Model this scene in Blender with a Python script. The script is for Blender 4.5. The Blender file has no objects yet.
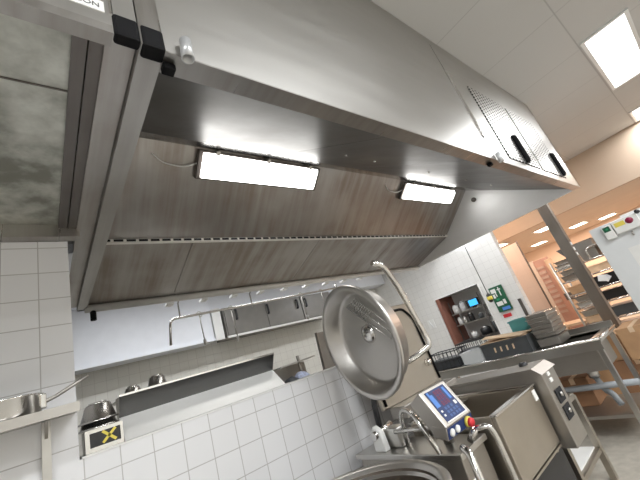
import bpy, bmesh, math, random
from mathutils import Vector, Matrix
random.seed(7)
col = bpy.context.scene.collection
PI = math.pi
V = Vector

# ------------------------------------------------------------------ camera
F, YAW, PITCH, ROLL = 333.7365, 0.7535345866, 0.3354658904, -0.3223599902
CAM = V((0, 0, 1.5))
ca, sa, cb, sb, cc, sc_ = math.cos(YAW), math.sin(YAW), math.cos(PITCH), math.sin(PITCH), math.cos(ROLL), math.sin(ROLL)
fw = V((sa*cb, ca*cb, sb)); r0 = V((ca, -sa, 0)); u0 = r0.cross(fw)
rt = cc*r0 + sc_*u0; up = -sc_*r0 + cc*u0
cam_d = bpy.data.cameras.new('camera'); cam = bpy.data.objects.new('camera', cam_d); col.objects.link(cam)
cam.matrix_world = Matrix(((rt.x, up.x, -fw.x, CAM.x), (rt.y, up.y, -fw.y, CAM.y), (rt.z, up.z, -fw.z, CAM.z), (0, 0, 0, 1)))
cam_d.sensor_width = 36; cam_d.lens = F*36/640; cam_d.clip_start = .02; cam_d.clip_end = 100
bpy.context.scene.camera = cam

# ------------------------------------------------------------------ materials
def newmat(name):
    m = bpy.data.materials.new(name); m.use_nodes = True
    nt = m.node_tree; b = nt.nodes['Principled BSDF']
    return m, nt, b
def setv(b, k, v):
    if k in b.inputs: b.inputs[k].default_value = v
def plain(name, c, rough=.5, metal=0., var=.06, scale=8., spec=None, bump=0.):
    """a base colour gently varied by noise"""
    m, nt, b = newmat(name)
    setv(b, 'Roughness', rough); setv(b, 'Metallic', metal)
    if spec is not None: setv(b, 'Specular IOR Level', spec)
    g = nt.nodes.new('ShaderNodeNewGeometry'); n = nt.nodes.new('ShaderNodeTexNoise'); n.inputs['Scale'].default_value = scale
    n.inputs['Detail'].default_value = 4
    nt.links.new(g.outputs['Position'], n.inputs['Vector'])
    r = nt.nodes.new('ShaderNodeValToRGB')
    r.color_ramp.elements[0].position = .3; r.color_ramp.elements[1].position = .7
    r.color_ramp.elements[0].color = tuple(max(0, x*(1-var)) for x in c)+(1,)
    r.color_ramp.elements[1].color = tuple(min(1, x*(1+var)) for x in c)+(1,)
    nt.links.new(n.outputs['Fac'], r.inputs['Fac']); nt.links.new(r.outputs['Color'], b.inputs['Base Color'])
    if bump:
        bp = nt.nodes.new('ShaderNodeBump'); bp.inputs['Strength'].default_value = bump; bp.inputs['Distance'].default_value = .01
        nt.links.new(n.outputs['Fac'], bp.inputs['Height']); nt.links.new(bp.outputs['Normal'], b.inputs['Normal'])
    return m
def steel(name, c=(.55, .54, .52), rough=.3, stretch=(14, 1.2, 1.2), dirt=(.35, .28, .2), damt=.35, rvar=.12, metal=1.):
    """brushed stainless steel: streaky roughness and a veil of brownish film"""
    m, nt, b = newmat(name)
    setv(b, 'Metallic', metal)
    g = nt.nodes.new('ShaderNodeNewGeometry')
    mp = nt.nodes.new('ShaderNodeMapping'); mp.inputs['Scale'].default_value = stretch
    nt.links.new(g.outputs['Position'], mp.inputs['Vector'])
    n1 = nt.nodes.new('ShaderNodeTexNoise'); n1.inputs['Scale'].default_value = 1.; n1.inputs['Detail'].default_value = 6; n1.inputs['Roughness'].default_value = .6
    nt.links.new(mp.outputs['Vector'], n1.inputs['Vector'])
    n2 = nt.nodes.new('ShaderNodeTexNoise'); n2.inputs['Scale'].default_value = 2.2; n2.inputs['Detail'].default_value = 5
    nt.links.new(g.outputs['Position'], n2.inputs['Vector'])
    mul = nt.nodes.new('ShaderNodeMath'); mul.operation = 'MULTIPLY'
    nt.links.new(n1.outputs['Fac'], mul.inputs[0]); nt.links.new(n2.outputs['Fac'], mul.inputs[1])
    r = nt.nodes.new('ShaderNodeValToRGB'); r.color_ramp.elements[0].position = .15; r.color_ramp.elements[1].position = .38
    r.color_ramp.elements[0].color = c+(1,)
    r.color_ramp.elements[1].color = tuple(c[i]*(1-damt)+dirt[i]*damt for i in range(3))+(1,)
    nt.links.new(mul.outputs['Value'], r.inputs['Fac']); nt.links.new(r.outputs['Color'], b.inputs['Base Color'])
    mr = nt.nodes.new('ShaderNodeMapRange'); mr.inputs['From Min'].default_value = .3; mr.inputs['From Max'].default_value = .7
    mr.inputs['To Min'].default_value = max(.03, rough-rvar); mr.inputs['To Max'].default_value = rough+rvar
    nt.links.new(n1.outputs['Fac'], mr.inputs['Value']); nt.links.new(mr.outputs['Result'], b.inputs['Roughness'])
    return m
def tile(name, axes, size, off, c1, grout, rough=.18, gw=.018, sizez=None, var=.03):
    """square tiles from world position; axes are the two in-plane axes"""
    m, nt, b = newmat(name); setv(b, 'Roughness', rough)
    g = nt.nodes.new('ShaderNodeNewGeometry'); sp = nt.nodes.new('ShaderNodeSeparateXYZ'); cb_ = nt.nodes.new('ShaderNodeCombineXYZ')
    nt.links.new(g.outputs['Position'], sp.inputs[0])
    for k, a in enumerate(axes):
        s = size if (k == 0 or sizez is None) else sizez
        ad = nt.nodes.new('ShaderNodeMath'); ad.operation = 'ADD'; ad.inputs[1].default_value = -off[k]+s*200
        dv = nt.nodes.new('ShaderNodeMath'); dv.operation = 'DIVIDE'; dv.inputs[1].default_value = s
        nt.links.new(sp.outputs[a], ad.inputs[0]); nt.links.new(ad.outputs[0], dv.inputs[0]); nt.links.new(dv.outputs[0], cb_.inputs[k])
    br = nt.nodes.new('ShaderNodeTexBrick'); br.offset = 0; br.squash = 1
    br.inputs['Scale'].default_value = 1; br.inputs['Brick Width'].default_value = 1; br.inputs['Row Height'].default_value = 1
    br.inputs['Mortar Size'].default_value = gw; br.inputs['Mortar Smooth'].default_value = .2
    br.inputs['Color1'].default_value = c1+(1,); br.inputs['Color2'].default_value = tuple(x*(1-var) for x in c1)+(1,)
    br.inputs['Mortar'].default_value = grout+(1,)
    nt.links.new(cb_.outputs[0], br.inputs['Vector']); nt.links.new(br.outputs['Color'], b.inputs['Base Color'])
    bp = nt.nodes.new('ShaderNodeBump'); bp.inputs['Strength'].default_value = .35; bp.inputs['Distance'].default_value = .004; bp.invert = True
    nt.links.new(br.outputs['Fac'], bp.inputs['Height']); nt.links.new(bp.outputs['Normal'], b.inputs['Normal'])
    return m
def glow(name, c, s):
    m, nt, b = newmat(name); setv(b, 'Base Color', c+(1,)); setv(b, 'Emission Color', c+(1,)); setv(b, 'Emission Strength', s); return m
def glass(name, c=(.9, .92, .92), alpha=.35):
    m, nt, b = newmat(name); setv(b, 'Base Color', c+(1,)); setv(b, 'Roughness', .2); setv(b, 'Alpha', alpha); return m
def perforated(name, base, px, pz, w, h):
    """steel sheet with columns of dark slots"""
    m, nt, b = newmat(name); setv(b, 'Metallic', 1.); setv(b, 'Roughness', .32)
    g = nt.nodes.new('ShaderNodeNewGeometry'); sp = nt.nodes.new('ShaderNodeSeparateXYZ'); nt.links.new(g.outputs['Position'], sp.inputs[0])
    outs = []
    for ax, p, d in ((0, px, w), (2, pz, h)):
        dv = nt.nodes.new('ShaderNodeMath'); dv.operation = 'DIVIDE'; dv.inputs[1].default_value = p
        fr = nt.nodes.new('ShaderNodeMath'); fr.operation = 'FRACT'; lt = nt.nodes.new('ShaderNodeMath'); lt.operation = 'LESS_THAN'; lt.inputs[1].default_value = d
        nt.links.new(sp.outputs[ax], dv.inputs[0]); nt.links.new(dv.outputs[0], fr.inputs[0]); nt.links.new(fr.outputs[0], lt.inputs[0]); outs.append(lt)
    mu = nt.nodes.new('ShaderNodeMath'); mu.operation = 'MULTIPLY'; nt.links.new(outs[0].outputs[0], mu.inputs[0]); nt.links.new(outs[1].outputs[0], mu.inputs[1])
    mx = nt.nodes.new('ShaderNodeMix'); mx.data_type = 'RGBA'
    mx.inputs[6].default_value = base+(1,); mx.inputs[7].default_value = (.03, .03, .03, 1)
    nt.links.new(mu.outputs[0], mx.inputs[0]); nt.links.new(mx.outputs[2], b.inputs['Base Color'])
    iv = nt.nodes.new('ShaderNodeMath'); iv.operation = 'SUBTRACT'; iv.inputs[0].default_value = 1; nt.links.new(mu.outputs[0], iv.inputs[1])
    nt.links.new(iv.outputs[0], b.inputs['Metallic'])
    sm = nt.nodes.new('ShaderNodeMath'); sm.operation = 'MULTIPLY'; sm.inputs[1].default_value = .5; nt.links.new(iv.outputs[0], sm.inputs[0])
    nt.links.new(sm.outputs[0], b.inputs['Specular IOR Level'])
    rm = nt.nodes.new('ShaderNodeMapRange'); rm.inputs['To Min'].default_value = .36; rm.inputs['To Max'].default_value = 1.; nt.links.new(mu.outputs[0], rm.inputs['Value'])
    nt.links.new(rm.outputs['Result'], b.inputs['Roughness'])
    return m

M = {}
M['hood_out'] = steel('hood outer steel', (.50, .49, .47), .36, (1.2, 3, 9), (.42, .405, .38), .25, .03)
M['hood_in'] = steel('hood inner steel', (.44, .425, .41), .36, (13, .8, .8), (.27, .225, .185), .8, .08)
M['hood_ridge'] = steel('ridge steel', (.40, .40, .40), .2, (2, 1.4, 1.4), (.3, .28, .26), .3, .02)
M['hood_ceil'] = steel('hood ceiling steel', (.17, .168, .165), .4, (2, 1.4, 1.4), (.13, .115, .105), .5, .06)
M['hood_light'] = steel('hood end steel', (.80, .80, .80), .5, (2, 2, 6), (.66, .65, .64), .3, .05, .45)
M['hood_old'] = steel('stained underside steel', (.66, .67, .62), .5, (7, 7, 7), (.22, .22, .19), .9, .1, .8)
M['hood_trim'] = steel('hood trim steel', (.40, .385, .365), .36, (20, .8, 2), (.26, .23, .2), .4, .1)
M['hood_dark'] = steel('dark hood steel', (.19, .175, .165), .45, (12, 1, 1), (.12, .1, .09), .5, .1)
M['steel'] = steel('stainless steel', (.58, .57, .55), .3, (2, 2, 4), (.48, .45, .4), .3, .02)
M['steel_dull'] = steel('dull stainless steel', (.44, .42, .39), .42, (2, 2, 3), (.34, .3, .26), .4, .03)
M['steel_warm'] = steel('warm stainless steel', (.5, .46, .4), .38, (2, 2, 3), (.38, .33, .27), .4, .03)
M['chrome'] = steel('polished steel', (.72, .71, .69), .16, (2, 2, 2), (.6, .58, .55), .2, .01)
M['palemetal'] = plain('pale metal edge', (.80, .78, .74), .4, .2, .06, 6)
M['paleb'] = plain('pale grey metal', (.55, .56, .57), .3, .4, .05, 6)
M['bowl'] = steel('bowl steel', (.62, .61, .59), .26, (2, 2, 2), (.55, .53, .5), .2, .01)
M['cabgrey'] = plain('taupe cabinet lacquer', (.20, .19, .175), .35)
M['boardgrey'] = plain('grey brown laminate', (.36, .33, .29), .5)
M['pipegrey'] = plain('grey plastic pipe', (.30, .32, .34), .4)
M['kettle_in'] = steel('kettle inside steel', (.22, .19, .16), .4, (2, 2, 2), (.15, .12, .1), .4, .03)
M['postgrey'] = steel('post steel', (.30, .27, .24), .5, (6, 6, 1), (.22, .19, .16), .5, .05, .7)
M['lid'] = steel('spun lid steel', (.62, .60, .57), .36, (2, 2, 2), (.54, .51, .48), .3, .015)
M['pass_shade'] = steel('pass cover shaded steel', (.13, .13, .13), .3, (1, 4, 18), (.11, .11, .11), .3, .04)  # same sheet as below, its dark reflection put into the base colour
M['pass_lit'] = steel('pass cover lit steel', (.86, .86, .84), .5, (1, 3, 8), (.78, .77, .74), .3, .03, .5)  # same sheet, light caught by the upward slope put into the colour
M['rubber'] = plain('black rubber', (.006, .006, .007), .7, scale=30, spec=.15)
M['blackp'] = plain('black plastic', (.02, .02, .022), .35, scale=20)
M['greyp'] = plain('dark grey plastic', (.075, .08, .085), .45, scale=12)
M['white'] = plain('white enamel', (.72, .74, .75), .35, var=.02)
M['whitep'] = plain('white plastic', (.8, .8, .78), .4, var=.03)
M['soffit'] = plain('white soffit paint', (.86, .88, .93), .6, var=.02)
M['card'] = plain('brown cardboard', (.50, .30, .16), .8, var=.12, scale=5)
M['card_dark'] = plain('dark cardboard', (.32, .17, .09), .8, var=.12, scale=5)
M['kraft'] = plain('pale kraft paper', (.75, .56, .38), .8, var=.1, scale=14)
M['board'] = plain('pale wood', (.72, .50, .32), .6, var=.12, scale=9)
M['redpaint'] = plain('salmon red paint', (.58, .33, .25), .5, var=.05)
M['brownframe'] = plain('red brown frame paint', (.24, .10, .07), .5, var=.06)
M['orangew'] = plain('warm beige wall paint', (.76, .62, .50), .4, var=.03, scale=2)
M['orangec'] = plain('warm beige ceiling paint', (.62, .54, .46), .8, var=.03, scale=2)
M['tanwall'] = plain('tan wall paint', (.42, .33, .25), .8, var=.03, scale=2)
M['hatchgrey'] = plain('light grey hatch paint', (.78, .77, .75), .5, var=.03)
M['redlight'] = plain('pale salmon paint', (.60, .42, .33), .5, var=.04)
M['floor'] = plain('beige grey resin floor', (.40, .37, .32), .45, var=.12, scale=14)
M['teal'] = plain('teal plastic', (.10, .34, .33), .45)
M['red'] = plain('red label', (.62, .03, .04), .5, var=.03)
M['green'] = plain('dark green sign', (.01, .10, .045), .45, var=.05)
M['greenb'] = plain('green plate', (.02, .30, .13), .45, var=.05)
M['yellow'] = plain('yellow tape', (.75, .62, .10), .55, var=.05)
M['maroon'] = plain('maroon plastic', (.25, .01, .05), .35)
M['tileL'] = tile('white wall tiles', (0, 2), .1452, (0, 1.926), (.74, .74, .75), (.46, .45, .44))
M['tileF'] = tile('white far wall tiles', (0, 2), .1452, (0, 1.9), (.76, .75, .70), (.60, .58, .54))
M['tileR'] = tile('white side wall tiles', (1, 2), .1452, (2.6, 1.9), (.78, .77, .75), (.62, .61, .59), .12)
M['tileX'] = tile('white partition tiles', (1, 2), .1452, (2.13, 1.926), (.74, .74, .75), (.46, .45, .44))
M['tileO'] = tile('beige glazed wall tiles', (1, 2), .30, (2.0, 1.9), (.66, .54, .46), (.60, .49, .41), .15, .01)
M['ceil'] = tile('ceiling panels', (0, 1), 1.02, (3.05, -.05), (.50, .50, .49), (.39, .388, .38), .8, .006, 1.22, .015)
M['panelglow'] = glow('ceiling light diffuser', (1, .995, .985), 4)
M['warmglow'] = glow('warm ceiling light diffuser', (1, .9, .72), 9)
M['lampglow'] = glow('hood lamp diffuser', (1, .99, .96), 9)
M['screen'] = glow('blue screen', (.05, .45, .9), 1.2)
M['dispblue'] = glow('display blue', (.008, .025, .11), .12)
M['displight'] = glow('display light blue', (.06, .18, .5), .2)
M['dispkey'] = glow('display key blue', (.03, .07, .2), .3)
M['digits'] = glow('dark red digits', (.16, .01, .02), .5)
M['perf'] = perforated('perforated steel', (.55, .54, .52), .078, .034, .5, .5)
M['clear'] = glass('clear plastic')
M['cloth'] = plain('white cloth', (.75, .76, .78), .9, var=.12, scale=30)
M['clothb'] = plain('blue striped cloth', (.50, .55, .72), .9, var=.35, scale=40)
M['hole'] = plain('dark recess', (.01, .01, .012), .8)

# ------------------------------------------------------------------ mesh building
class MB:
    def __init__(s): s.bm = bmesh.new()
    def quadbox(s, c8):
        v = [s.bm.verts.new(V(p)) for p in c8]
        for f in ((0, 3, 2, 1), (4, 5, 6, 7), (0, 1, 5, 4), (1, 2, 6, 5), (2, 3, 7, 6), (3, 0, 4, 7)): s.bm.faces.new([v[i] for i in f])
        return s
    def box(s, x0, x1, y0, y1, z0, z1):
        x0, x1 = sorted((x0, x1)); y0, y1 = sorted((y0, y1)); z0, z1 = sorted((z0, z1))
        return s.quadbox([(x0, y0, z0), (x1, y0, z0), (x1, y1, z0), (x0, y1, z0), (x0, y0, z1), (x1, y0, z1), (x1, y1, z1), (x0, y1, z1)])
    def obox(s, o, ax, ay, az, x0, x1, y0, y1, z0, z1):
        o, ax, ay, az = V(o), V(ax).normalized(), V(ay).normalized(), V(az).normalized()
        p = lambda x, y, z: o+ax*x+ay*y+az*z
        return s.quadbox([p(x0, y0, z0), p(x1, y0, z0), p(x1, y1, z0), p(x0, y1, z0), p(x0, y0, z1), p(x1, y0, z1), p(x1, y1, z1), p(x0, y1, z1)])
    def prism(s, poly, axis, a, b):
        def P(q, t):
            l = list(q); l.insert(axis, t); return V(l)
        A = [s.bm.verts.new(P(q, a)) for q in poly]; B = [s.bm.verts.new(P(q, b)) for q in poly]
        n = len(poly)
        s.bm.faces.new(A); s.bm.faces.new(B[::-1])
        for i in range(n): s.bm.faces.new([A[i], B[i], B[(i+1) % n], A[(i+1) % n]])
        return s
    def tube(s, pts, r, n=10, caps=True, closed=False):
        pts = [V(p) for p in pts]; m = len(pts); rings = []
        prev = None
        for i, p in enumerate(pts):
            if closed: t = (pts[(i+1) % m]-pts[i-1]).normalized()
            else: t = (pts[min(i+1, m-1)]-pts[max(i-1, 0)]).normalized()
            if prev is None:
                a = t.orthogonal().normalized()
            else:
                a = (prev-t*prev.dot(t)).normalized()
            prev = a; b = t.cross(a)
            rr = r[i] if isinstance(r, (list, tuple)) else r
            rings.append([s.bm.verts.new(p+a*math.cos(2*PI*k/n)*rr+b*math.sin(2*PI*k/n)*rr) for k in range(n)])
        for i in range(m if closed else m-1):
            A, B = rings[i], rings[(i+1) % m]
            for k in range(n): s.bm.faces.new([A[k], A[(k+1) % n], B[(k+1) % n], B[k]]).smooth = True
        if caps and not closed:
            s.bm.faces.new(rings[0][::-1]); s.bm.faces.new(rings[-1])
        return s
    def lathe(s, prof, o, axis=(0, 0, 1), n=48, closed=False):
        """prof: (radius, height) list"""
        o = V(o); w = V(axis).normalized(); a = w.orthogonal().normalized(); b = w.cross(a); rings = []
        for (r, h) in prof:
            if r < 1e-6: rings.append([s.bm.verts.new(o+w*h)])
            else: rings.append([s.bm.verts.new(o+w*h+a*r*math.cos(2*PI*k/n)+b*r*math.sin(2*PI*k/n)) for k in range(n)])
        pairs = list(zip(rings, rings[1:]))
        if closed: pairs.append((rings[-1], rings[0]))
        for A, B in pairs:
            for k in range(n):
                q = [A[k % len(A)], A[(k+1) % len(A)], B[(k+1) % len(B)], B[k % len(B)]]
                u = []
                for x in q:
                    if x not in u: u.append(x)
                if len(u) >= 3: s.bm.faces.new(u).smooth = True
        return s
def bend(pts, r=.05, n=5):
    """round the corners of a polyline"""
    pts = [V(p) for p in pts]; out = [pts[0]]
    for i in range(1, len(pts)-1):
        a, b, c = pts[i-1], pts[i], pts[i+1]
        d1, d2 = (a-b), (c-b); k = min(r, d1.length*.45, d2.length*.45)
        p, q = b+d1.normalized()*k, b+d2.normalized()*k
        for j in range(n+1):
            t = j/n; out.append(p*(1-t)**2+b*2*t*(1-t)+q*t*t)
    out.append(pts[-1]); return out

ORG = {}
def root_org(o):
    return ORG.get(o.name, V((0, 0, 0)))
def link(name, mb, mat, parent=None, bev=0., org=None, smooth_angle=None):
    bm = mb.bm; bmesh.ops.recalc_face_normals(bm, faces=bm.faces)
    if parent is not None: og = root_org(parent)
    elif org is not None: og = V(org)
    else:
        xs = [v.co for v in bm.verts]
        og = V(((min(v.x for v in xs)+max(v.x for v in xs))/2, (min(v.y for v in xs)+max(v.y for v in xs))/2, min(v.z for v in xs)))
    for v in bm.verts: v.co -= og
    me = bpy.data.meshes.new(name); bm.to_mesh(me); bm.free()
    o = bpy.data.objects.new(name, me); col.objects.link(o)
    me.materials.append(mat)
    if parent is not None: o.parent = parent
    else: o.location = og
    ORG[o.name] = og
    if bev:
        b = o.modifiers.new('bevel', 'BEVEL'); b.width = bev; b.segments = 2; b.limit_method = 'ANGLE'; b.angle_limit = .6
    return o
def tag(o, label, cat, group=None):
    o['label'] = label; o['category'] = cat
    if group: o['group'] = group
    return o
def thing(name, label, cat, loc, group=None):
    o = bpy.data.objects.new(name, None); col.objects.link(o); o.location = loc; o.empty_display_size = .1
    ORG[o.name] = V(loc); return tag(o, label, cat, group)
def struct(name, mb, mat, parent=None, bev=0):
    o = link(name, mb, mat, parent, bev, org=(0, 0, 0))
    if parent is None: o['kind'] = 'structure'
    return o
def text(name, body, mat, parent, size, origin, ax, ay, extrude=.0008, align='CENTER'):
    """raised lettering lying in the plane spanned by ax (reading direction) and ay (up)"""
    c = bpy.data.curves.new(name, 'FONT'); c.body = body; c.size = size; c.extrude = extrude; c.align_x = align; c.align_y = 'CENTER'
    o = bpy.data.objects.new(name, c); col.objects.link(o); c.materials.append(mat)
    ax, ay = V(ax).normalized(), V(ay).normalized(); az = ax.cross(ay)
    p = V(origin)-root_org(parent)
    o.parent = parent
    o.matrix_local = Matrix(((ax.x, ay.x, az.x, p.x), (ax.y, ay.y, az.y, p.y), (ax.z, ay.z, az.z, p.z), (0, 0, 0, 1)))
    bpy.context.view_layer.update()
    me = bpy.data.meshes.new_from_object(o); me.name = name
    if not me.materials: me.materials.append(mat)
    mx = o.matrix_local.copy(); bpy.data.objects.remove(o)
    o = bpy.data.objects.new(name, me); col.objects.link(o); o.parent = parent; o.matrix_local = mx
    return o
def dup(root, loc, label=None, rotz=None):
    c = root.copy(); col.objects.link(c); c.location = loc
    if label: c['label'] = label
    if rotz is not None: c.rotation_euler = (0, 0, rotz)
    for ch in list(root.children):
        d = ch.copy(); col.objects.link(d); d.parent = c
        for g in list(ch.children):
            e = g.copy(); col.objects.link(e); e.parent = d
    return c

# ================================================================== SETTING
HB = 2.55          # hood underside
CEIL = 3.975
WY = 2.13          # tiled pass-through wall
FARY = 6.0
SILL = 1.43
struct('floor', MB().box(-4, 15, -5, 6.2, -.1, 0), M['floor'])
struct('ceiling', MB().box(-4, 9.4, -5, 6.2, CEIL, CEIL+.1), M['ceil'])
w = MB(); w.box(-4, .13, WY, WY+.2, 0, HB-.005)
struct('wall_pass_side', w, M['tileL'])
struct('wall_pass_below', MB().box(.13, 2.8, WY, WY+.2, 0, SILL), M['tileL'])
struct('trim_sill', MB().box(.14, 2.8, WY-.006, WY+.2, SILL, SILL+.008), M['whitep'])
struct('wall_far', MB().box(-4, 7, FARY, FARY+.15, 0, CEIL), M['tileF'])
# right side wall with the hatch
HY0, HY1, HZ0, HZ1 = 3.34, 4.42, .93, 1.99
w = MB(); w.box(7, 7.15, 2.62, HY0, 0, CEIL); w.box(7, 7.15, HY1, FARY, 0, CEIL)
w.box(7, 7.15, HY0, HY1, 0, HZ0); w.box(7, 7.15, HY0, HY1, HZ1, CEIL)
struct('wall_right', w, M['tileR'])
struct('ceiling_soffit', MB().box(.2, 7, 3.62, FARY, 3.15, 3.25), M['soffit'])
struct('wall_left', MB().box(-4.1, -4, -5, 6.2, 0, CEIL), M['tileX'])
struct('wall_behind', MB().box(-4, 15, -5.1, -5, 0, CEIL), M['tileF'])
# warm lit room beyond
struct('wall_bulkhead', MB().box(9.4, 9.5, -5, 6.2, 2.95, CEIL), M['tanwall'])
struct('ceiling_back_room', MB().box(9.5, 15, -5, 6.2, 2.95, 3.05), M['orangec'])
struct('wall_back_room', MB().box(15, 15.1, -5, 6.2, 0, CEIL), M['orangew'])
struct('wall_back_room_side', MB().box(7.15, 15, 6.0, 6.1, 0, CEIL), M['orangew'])
struct('wall_partition', MB().box(8.6, 8.63, 2.80, 5.9, 0, 2.66), M['tileO'])
struct('trim_partition', MB().box(8.59, 8.63, 2.775, 2.80, 0, 2.68), M['hood_dark'])

# ================================================================== MAIN HOOD
X0, X1, YF, YB = .255, 5.48, .755, 3.52
hood = thing('extractor_hood', 'long stainless steel canopy hood over the kettle, with lamps inside', 'extractor hood', (2.9, 2.1, HB))
SK = [(YF, HB), (YF, CEIL-.005), (YF+.03, CEIL-.005), (YF+.03, HB)]
link('front_panel', MB().box(.325, X1, YF, YF+.03, HB, CEIL-.004), M['hood_out'], hood)
link('front_lip', MB().box(.325, X1, YF+.001, YF+.085, HB-.004, HB+.018), M['hood_trim'], hood)
RY, RZ, SY, SZ = 2.07, 3.34, 2.70, 2.835
def slab(y0, z0, y1, z1, t, xa, xb):
    d = V((0, y1-y0, z1-z0)).normalized(); n = V((0, -d.z, d.y))
    if n.z < 0: n = -n
    return MB().prism([(y0, z0), (y1, z1), (y1+n.y*t, z1+n.z*t), (y0+n.y*t, z0+n.z*t)], 0, xa, xb)
xs = [.325, 1.6, 2.62, 3.66, X1-.03]
for a, b in zip(xs, xs[1:]):
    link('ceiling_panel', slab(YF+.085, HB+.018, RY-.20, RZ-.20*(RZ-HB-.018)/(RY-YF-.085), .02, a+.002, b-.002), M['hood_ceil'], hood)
link('ridge_strip', slab(RY-.20, RZ-.20*(RZ-HB-.018)/(RY-YF-.085), RY, RZ, .02, .325, X1-.03), M['hood_ridge'], hood)
link('back_panel', slab(RY, RZ, SY, SZ, .02, .325, X1-.03), M['hood_in'], hood)
# slotted ledge
sl = MB(); sl.box(.325, X1-.03, SY-.012, SY+.02, SZ-.034, SZ-.002)
lg = link('slotted_ledge', sl, M['palemetal'], hood)
sl = MB(); x = .36
while x < X1-.12:
    sl.box(x, x+.066, SY-.0145, SY+.004, SZ-.025, SZ-.006); x += .088
link('slots', sl, M['hole'], lg)
xs = [.33, 1.06, 2.55, 4.0, X1-.035]
for a, b in zip(xs, xs[1:]):
    f = link('filter_panel', slab(SY, SZ-.025, YB-.03, HB+.03, .02, a+.003, b-.003), M['hood_in'], hood)
link('rear_panel', MB().box(X0, X1, YB, YB+.03, HB, CEIL-.004), M['hood_out'], hood)
link('grease_gutter', MB().tube([(.31, YB+.0, HB), (X1, YB+.0, HB)], .034, 12), M['palemetal'], hood)
dr = link('drain_plug', MB().tube([(.37, YB, HB-.02), (.37, YB, HB-.11)], .024, 12), M['rubber'], hood)
for i in range(9):
    x = 1.0+i*.36
    link('gutter_clip', MB().obox((x, YB+.03, HB-.03), (1, 0, .0), (0, 1, 0), (0, 0, 1), 0, .075, 0, .09, -.02, .004), M['whitep'], hood, .004)
link('end_panel', MB().box(X0, .325, YF, YB+.03, HB, CEIL-.004), M['hood_trim'], hood)
link('end_panel', MB().box(X1-.03, X1, YF, YB+.03, HB-.003, CEIL-.004), M['hood_light'], hood)
kn = link('corner_bumper', MB().box(.258, .328, YF-.006, YF+.05, HB-.008, HB+.085), M['rubber'], hood, .01)
# sockets of the end panel and small studs
link('end_socket', MB().lathe([(0, 0), (.03, 0), (.038, .012), (.038, .03)], (X1-.065, 2.02, 3.13), (1, 0, 0), 16), M['hood_dark'], hood)
for x in (1.9, 2.25, 3.1, 3.9, 4.6):
    link('panel_screw', MB().lathe([(0, -.006), (.008, -.004), (.01, .01)], (x, 1.42, 2.926), (0, .53, .85), 10), M['chrome'], hood)
# grille panels on the front
for a, b, hx in ((3.22, 4.02, 3.66), (4.12, 4.98, 4.86)):
    g = link('grille_panel', MB().box(a, b, YF-.008, YF+.002, 2.625, 3.48), M['perf'], hood)
    link('grille_handle', MB().tube(bend([(hx, YF-.005, 2.65), (hx, YF-.024, 2.66), (hx, YF-.024, 2.94), (hx, YF-.005, 2.95)], .02), .026, 10), M['rubber'], g)
link('seam_strip', MB().box(2.83, 2.875, YF-.012, YF+.002, 2.78, 3.52), M['chrome'], hood, .004)
for x in (1.05, 2.86):
    pass
# seam lines
link('seam', MB().box(2.848, 2.853, YF-.002, YF+.002, HB, CEIL-.1), M['hood_dark'], hood)
# hood lamps
dvec = V((0, SY-RY, SZ-RZ)).normalized(); nvec = V((0, dvec.z, -dvec.y))
def lamp(xa, xb, label):
    t = thing('hood_lamp', label, 'lamp', ((xa+xb)/2, RY, RZ), 'lamps inside the hood')
    o = V((0, RY, RZ))+nvec*.001
    link('housing', MB().obox(o, (1, 0, 0), dvec, nvec, xa-.03, xb+.03, .01, .25, 0, .05), M['hood_dark'], t, .006)
    mb = MB(); p = lambda x, d, h: o+V((1, 0, 0))*x+dvec*d+nvec*h
    mb.quadbox([p(xa, .02, .05), p(xb, .02, .05), p(xb, .24, .05), p(xa, .24, .05), p(xa+.03, .05, .09), p(xb-.03, .05, .09), p(xb-.03, .21, .09), p(xa+.03, .21, .09)])
    link('diffuser', mb, M['lampglow'], t, .01)
    for k in range(3):
        xx = xa+.12+(xb-xa-.24)*k/2
        link('clip', MB().obox(o, (1, 0, 0), dvec, nvec, xx-.015, xx+.015, -.004, .03, .0, .075), M['steel'], t)
    link('cable', MB().tube(bend([p(xa-.02, .12, .03), p(xa-.12, .17, .03), p(xa-.28, .16, .008), p(xa-.36, .1, .002)], .06), .006, 6), M['whitep'], t)
lamp(1.02, 2.22, 'nearer of the two bright oblong lamps inside the hood')
lamp(3.76, 5.02, 'bright oblong lamp inside the hood near its far end panel')

# small pipe stubs on the front lip
for x, lab in ((.385, 'short chrome pipe stub hanging at the hood corner beside the black bumpers'), (2.87, 'short chrome pipe stub hanging from the hood lip below the seam strip')):
    t = thing('pipe_stub', lab, 'pipe', (x, YF+.01, HB-.05), 'pipe stubs on the hood lip')
    link('stub', MB().lathe([(.0, .085), (.019, .085), (.021, -.0), (.016, -.0), (.014, .06), (0, .06)], (x, YF-.022, HB-.035), (.05, 0, 1), 20), M['paleb'], t)
    link('rubber_block', MB().box(x-.06, x-.02, YF+.035, YF+.07, HB-.03, HB-.004), M['rubber'], t, .004)

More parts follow.
